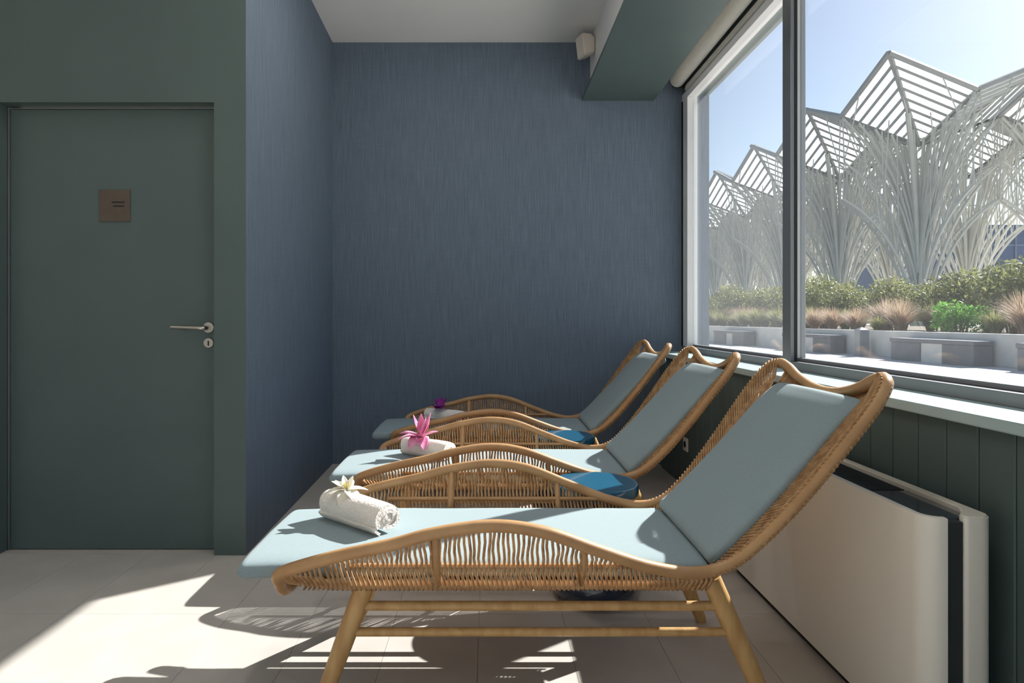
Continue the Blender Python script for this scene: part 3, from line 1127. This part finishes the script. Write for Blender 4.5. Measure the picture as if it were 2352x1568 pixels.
def tree_parts():
    trunk, br = MB(), MB()
    for k in range(8):
        a = k * PI / 4 + PI / 8
        c, s_ = math.cos(a), math.sin(a)
        trunk.tube([(c * .75, s_ * .75, -.005), (c * .55, s_ * .55, 3), (c * .5, s_ * .5, 7), (c * .9, s_ * .9, 11)], [.2, .2, .19, .16], 6)
    trunk.tube([(0, 0, -.005), (0, 0, 8)], [.55, .45], 8)

    def edge(a, fr=1.0):
        c, s_ = math.cos(a), math.sin(a)
        m_ = HW / max(abs(c), abs(s_)) * fr
        x, y_ = c * m_, s_ * m_
        ax, ay = abs(x) / HW, abs(y_) / HW
        lo_, hi_ = min(ax, ay), max(ax, ay)
        z = HC + (HM - HC) * hi_ + (HP - HM) * lo_
        return Vector((x, y_, z))

    def quad(p0, p1, p2, n_=9):
        return [p0 * (1 - t) ** 2 + p1 * 2 * t * (1 - t) + p2 * t * t for t in [i / n_ for i in range(n_ + 1)]]
    for k in range(4):                                     # broad arms of the column
        a = k * PI / 2 + PI / 4
        d_ = Vector((math.cos(a), math.sin(a), 0))
        trunk.tube(quad(d_ * .55 + Vector((0, 0, 6)), d_ * .9 + Vector((0, 0, 13)), edge(a, .42) - Vector((0, 0, .4))), .24, 6)
        br.tube(quad(d_ * .4 + Vector((0, 0, 8)), d_ * .7 + Vector((0, 0, 15)), edge(a, .22) - Vector((0, 0, .3))), .13, 4)
        br.tube([edge(a, .42) - Vector((0, 0, .5)), edge(a, .62) - Vector((0, 0, .1))], .09, 4)
    for k in range(4):                                     # fans towards the four neighbours
        a = k * PI / 2
        d_ = Vector((math.cos(a), math.sin(a), 0))
        n_ = Vector((-d_.y, d_.x, 0))
        arch = {}
        for sg in (-1, 1):
            for q in range(5):
                fr = .2 + .8 * q / 4
                z0 = 6.0 + 4.0 * (1 - fr)
                e = d_ * HW * fr + n_ * sg * (.25 + .5 * (1 - fr)) + Vector((0, 0, HC + (HM - HC) * fr - .25))
                c_ = d_ * (.5 + 1.6 * fr) + n_ * sg * .5 + Vector((0, 0, z0 + (e.z - z0) * .62))
                br.tube(quad(d_ * .45 + n_ * sg * .35 + Vector((0, 0, z0)), c_, e), .14, 4)
            P = quad(d_ * .5 + n_ * sg * .4 + Vector((0, 0, 1.5)), d_ * 2.6 + n_ * sg * .7 + Vector((0, 0, 10.5)), d_ * HW + n_ * sg * .3 + Vector((0, 0, 14.0)), 10)
            br.tube(P, .17, 5)
            P2 = quad(d_ * .5 + n_ * sg * .4 + Vector((0, 0, 4.5)), d_ * 2.4 + n_ * sg * .9 + Vector((0, 0, 13.5)), d_ * HW + n_ * sg * .5 + Vector((0, 0, 18.0)), 10)
            br.tube(P2, .12, 4)
            for i in (4, 6, 8, 10):
                fr = min(1.0, P[i].dot(d_) / HW)
                top = d_ * HW * fr + n_ * sg * (.25 + .5 * (1 - fr)) + Vector((0, 0, HC + (HM - HC) * fr - .2))
                br.tube([P[i], P2[i], top], .075, 4)
                j = min(10, i + 1)
                br.tube([P[i], P2[j]], .06, 3)
                                # struts leaning out under the folded panes
                if i in (6, 10):
                    q_ = edge(a + sg * .38, fr) - Vector((0, 0, .15))
                    br.tube([P2[i], P2[i].lerp(q_, .55) + Vector((0, 0, -.25)), q_], .07, 4)
    for fr, z in ((.13, 13.0), (.2, 16.0)):                # ties
        ring = [Vector((math.cos(k * PI / 8), math.sin(k * PI / 8), 0)) * HW * fr + Vector((0, 0, z)) for k in range(16)]
        br.tube(ring, .08, 4, loop=True)
    return trunk, br


panes, ribs = roof_parts()
trunk, br = tree_parts()
LBL = 'tree-like white steel station canopy with folded glass roof, beyond the shrubs'
GRP = 'station canopies'
near = empty('station_canopy')
tag(near, LBL, 'canopy', GRP)
MB_all = MB()
for pb in panes:
    pb.build('roof_pane', M['roof_pane'], near)
    o0 = len(MB_all.v)
    MB_all.v += pb.v
    MB_all.f += [tuple(o0 + i for i in f_) for f_ in pb.f]
o = ribs.build('roof_ribs', M['steel_shaded'], near)
o['kind'] = 'stuff'
trunk.build('trunk', M['steel_white'], near, smooth='auto')
o = br.build('branches', M['steel_white'], near)
o['kind'] = 'stuff'
far = empty('station_canopy')
tag(far, LBL, 'canopy', GRP)
o = MB_all.build('roof_panes', M['roof_pane'], far)
o['kind'] = 'stuff'
for ch in list(near.children):
    if ch.name.split('.')[0] in ('roof_ribs', 'trunk', 'branches'):
        c = ch.copy()
        C.objects.link(c)
        c.parent = far
CX0, CYY0, PIT = 47.0, 71.3, 17.0
used = {'n': 0, 'f': 0}
for i in range(2):
    for j in range(8):
        cx, cy = CX0 + PIT * i + .4 * j, CYY0 + PIT * j - .4 * i
        # does any of it show through the window?
        q0, q1 = (cx - HW) / (cy + HW), (cx + HW) / max(1, cy - HW)
        if (cx - HW) / (cy - HW) > .84 and (cx - HW) / (cy + HW) > .82:
            continue
        if (cx + HW) / (cy - HW) < .318:
            continue
        isn = (i == 0 and j < 3) or (i == 1 and j < 2)
        key = 'n' if isn else 'f'
        src = near if isn else far
        o_ = src if used[key] == 0 else copy_tree(src)
        used[key] += 1
        o_.location = (cx, cy, 0)
        o_['label'] = ['tree-like white steel station canopy with folded glass roof, in the row facing the shrubs',
                       'tree-like white steel station canopy with folded glass roof, in the second row behind'][i]

# far buildings
bb = empty('office_building', (122, 160, 0))
tag(bb, 'dark blue glazed building behind the station canopies', 'building')
MB().box(-22, 24, 0, 20, -.005, 24).build('facade', M['far_glass'], bb)
for k in range(12):
    MB().box(-22 + k * 4.1, -21.6 + k * 4.1, -.3, .0, 0, 24).build('fin', M['far_frame'], bb)
for k in range(6):
    MB().box(-22, 24, -.2, 0, 3.6 + k * 3.8, 4.0 + k * 3.8).build('floor_band', M['far_frame'], bb)
b2 = empty('low_building', (112, 212, 0))
tag(b2, 'low pale blue building with flat roof seen under the canopies', 'building')
MB().box(-10, 12, 0, 14, -.005, 11).build('facade', M['far_pale'], b2)
MB().box(-10.4, 12.4, -.4, 14.4, 11, 11.8).build('roof', M['far_frame'], b2)
for k in range(6):
    MB().box(-9 + k * 3.5, -6.6 + k * 3.5, -.06, .0, 3, 8).build('window', M['far_glass'], b2)
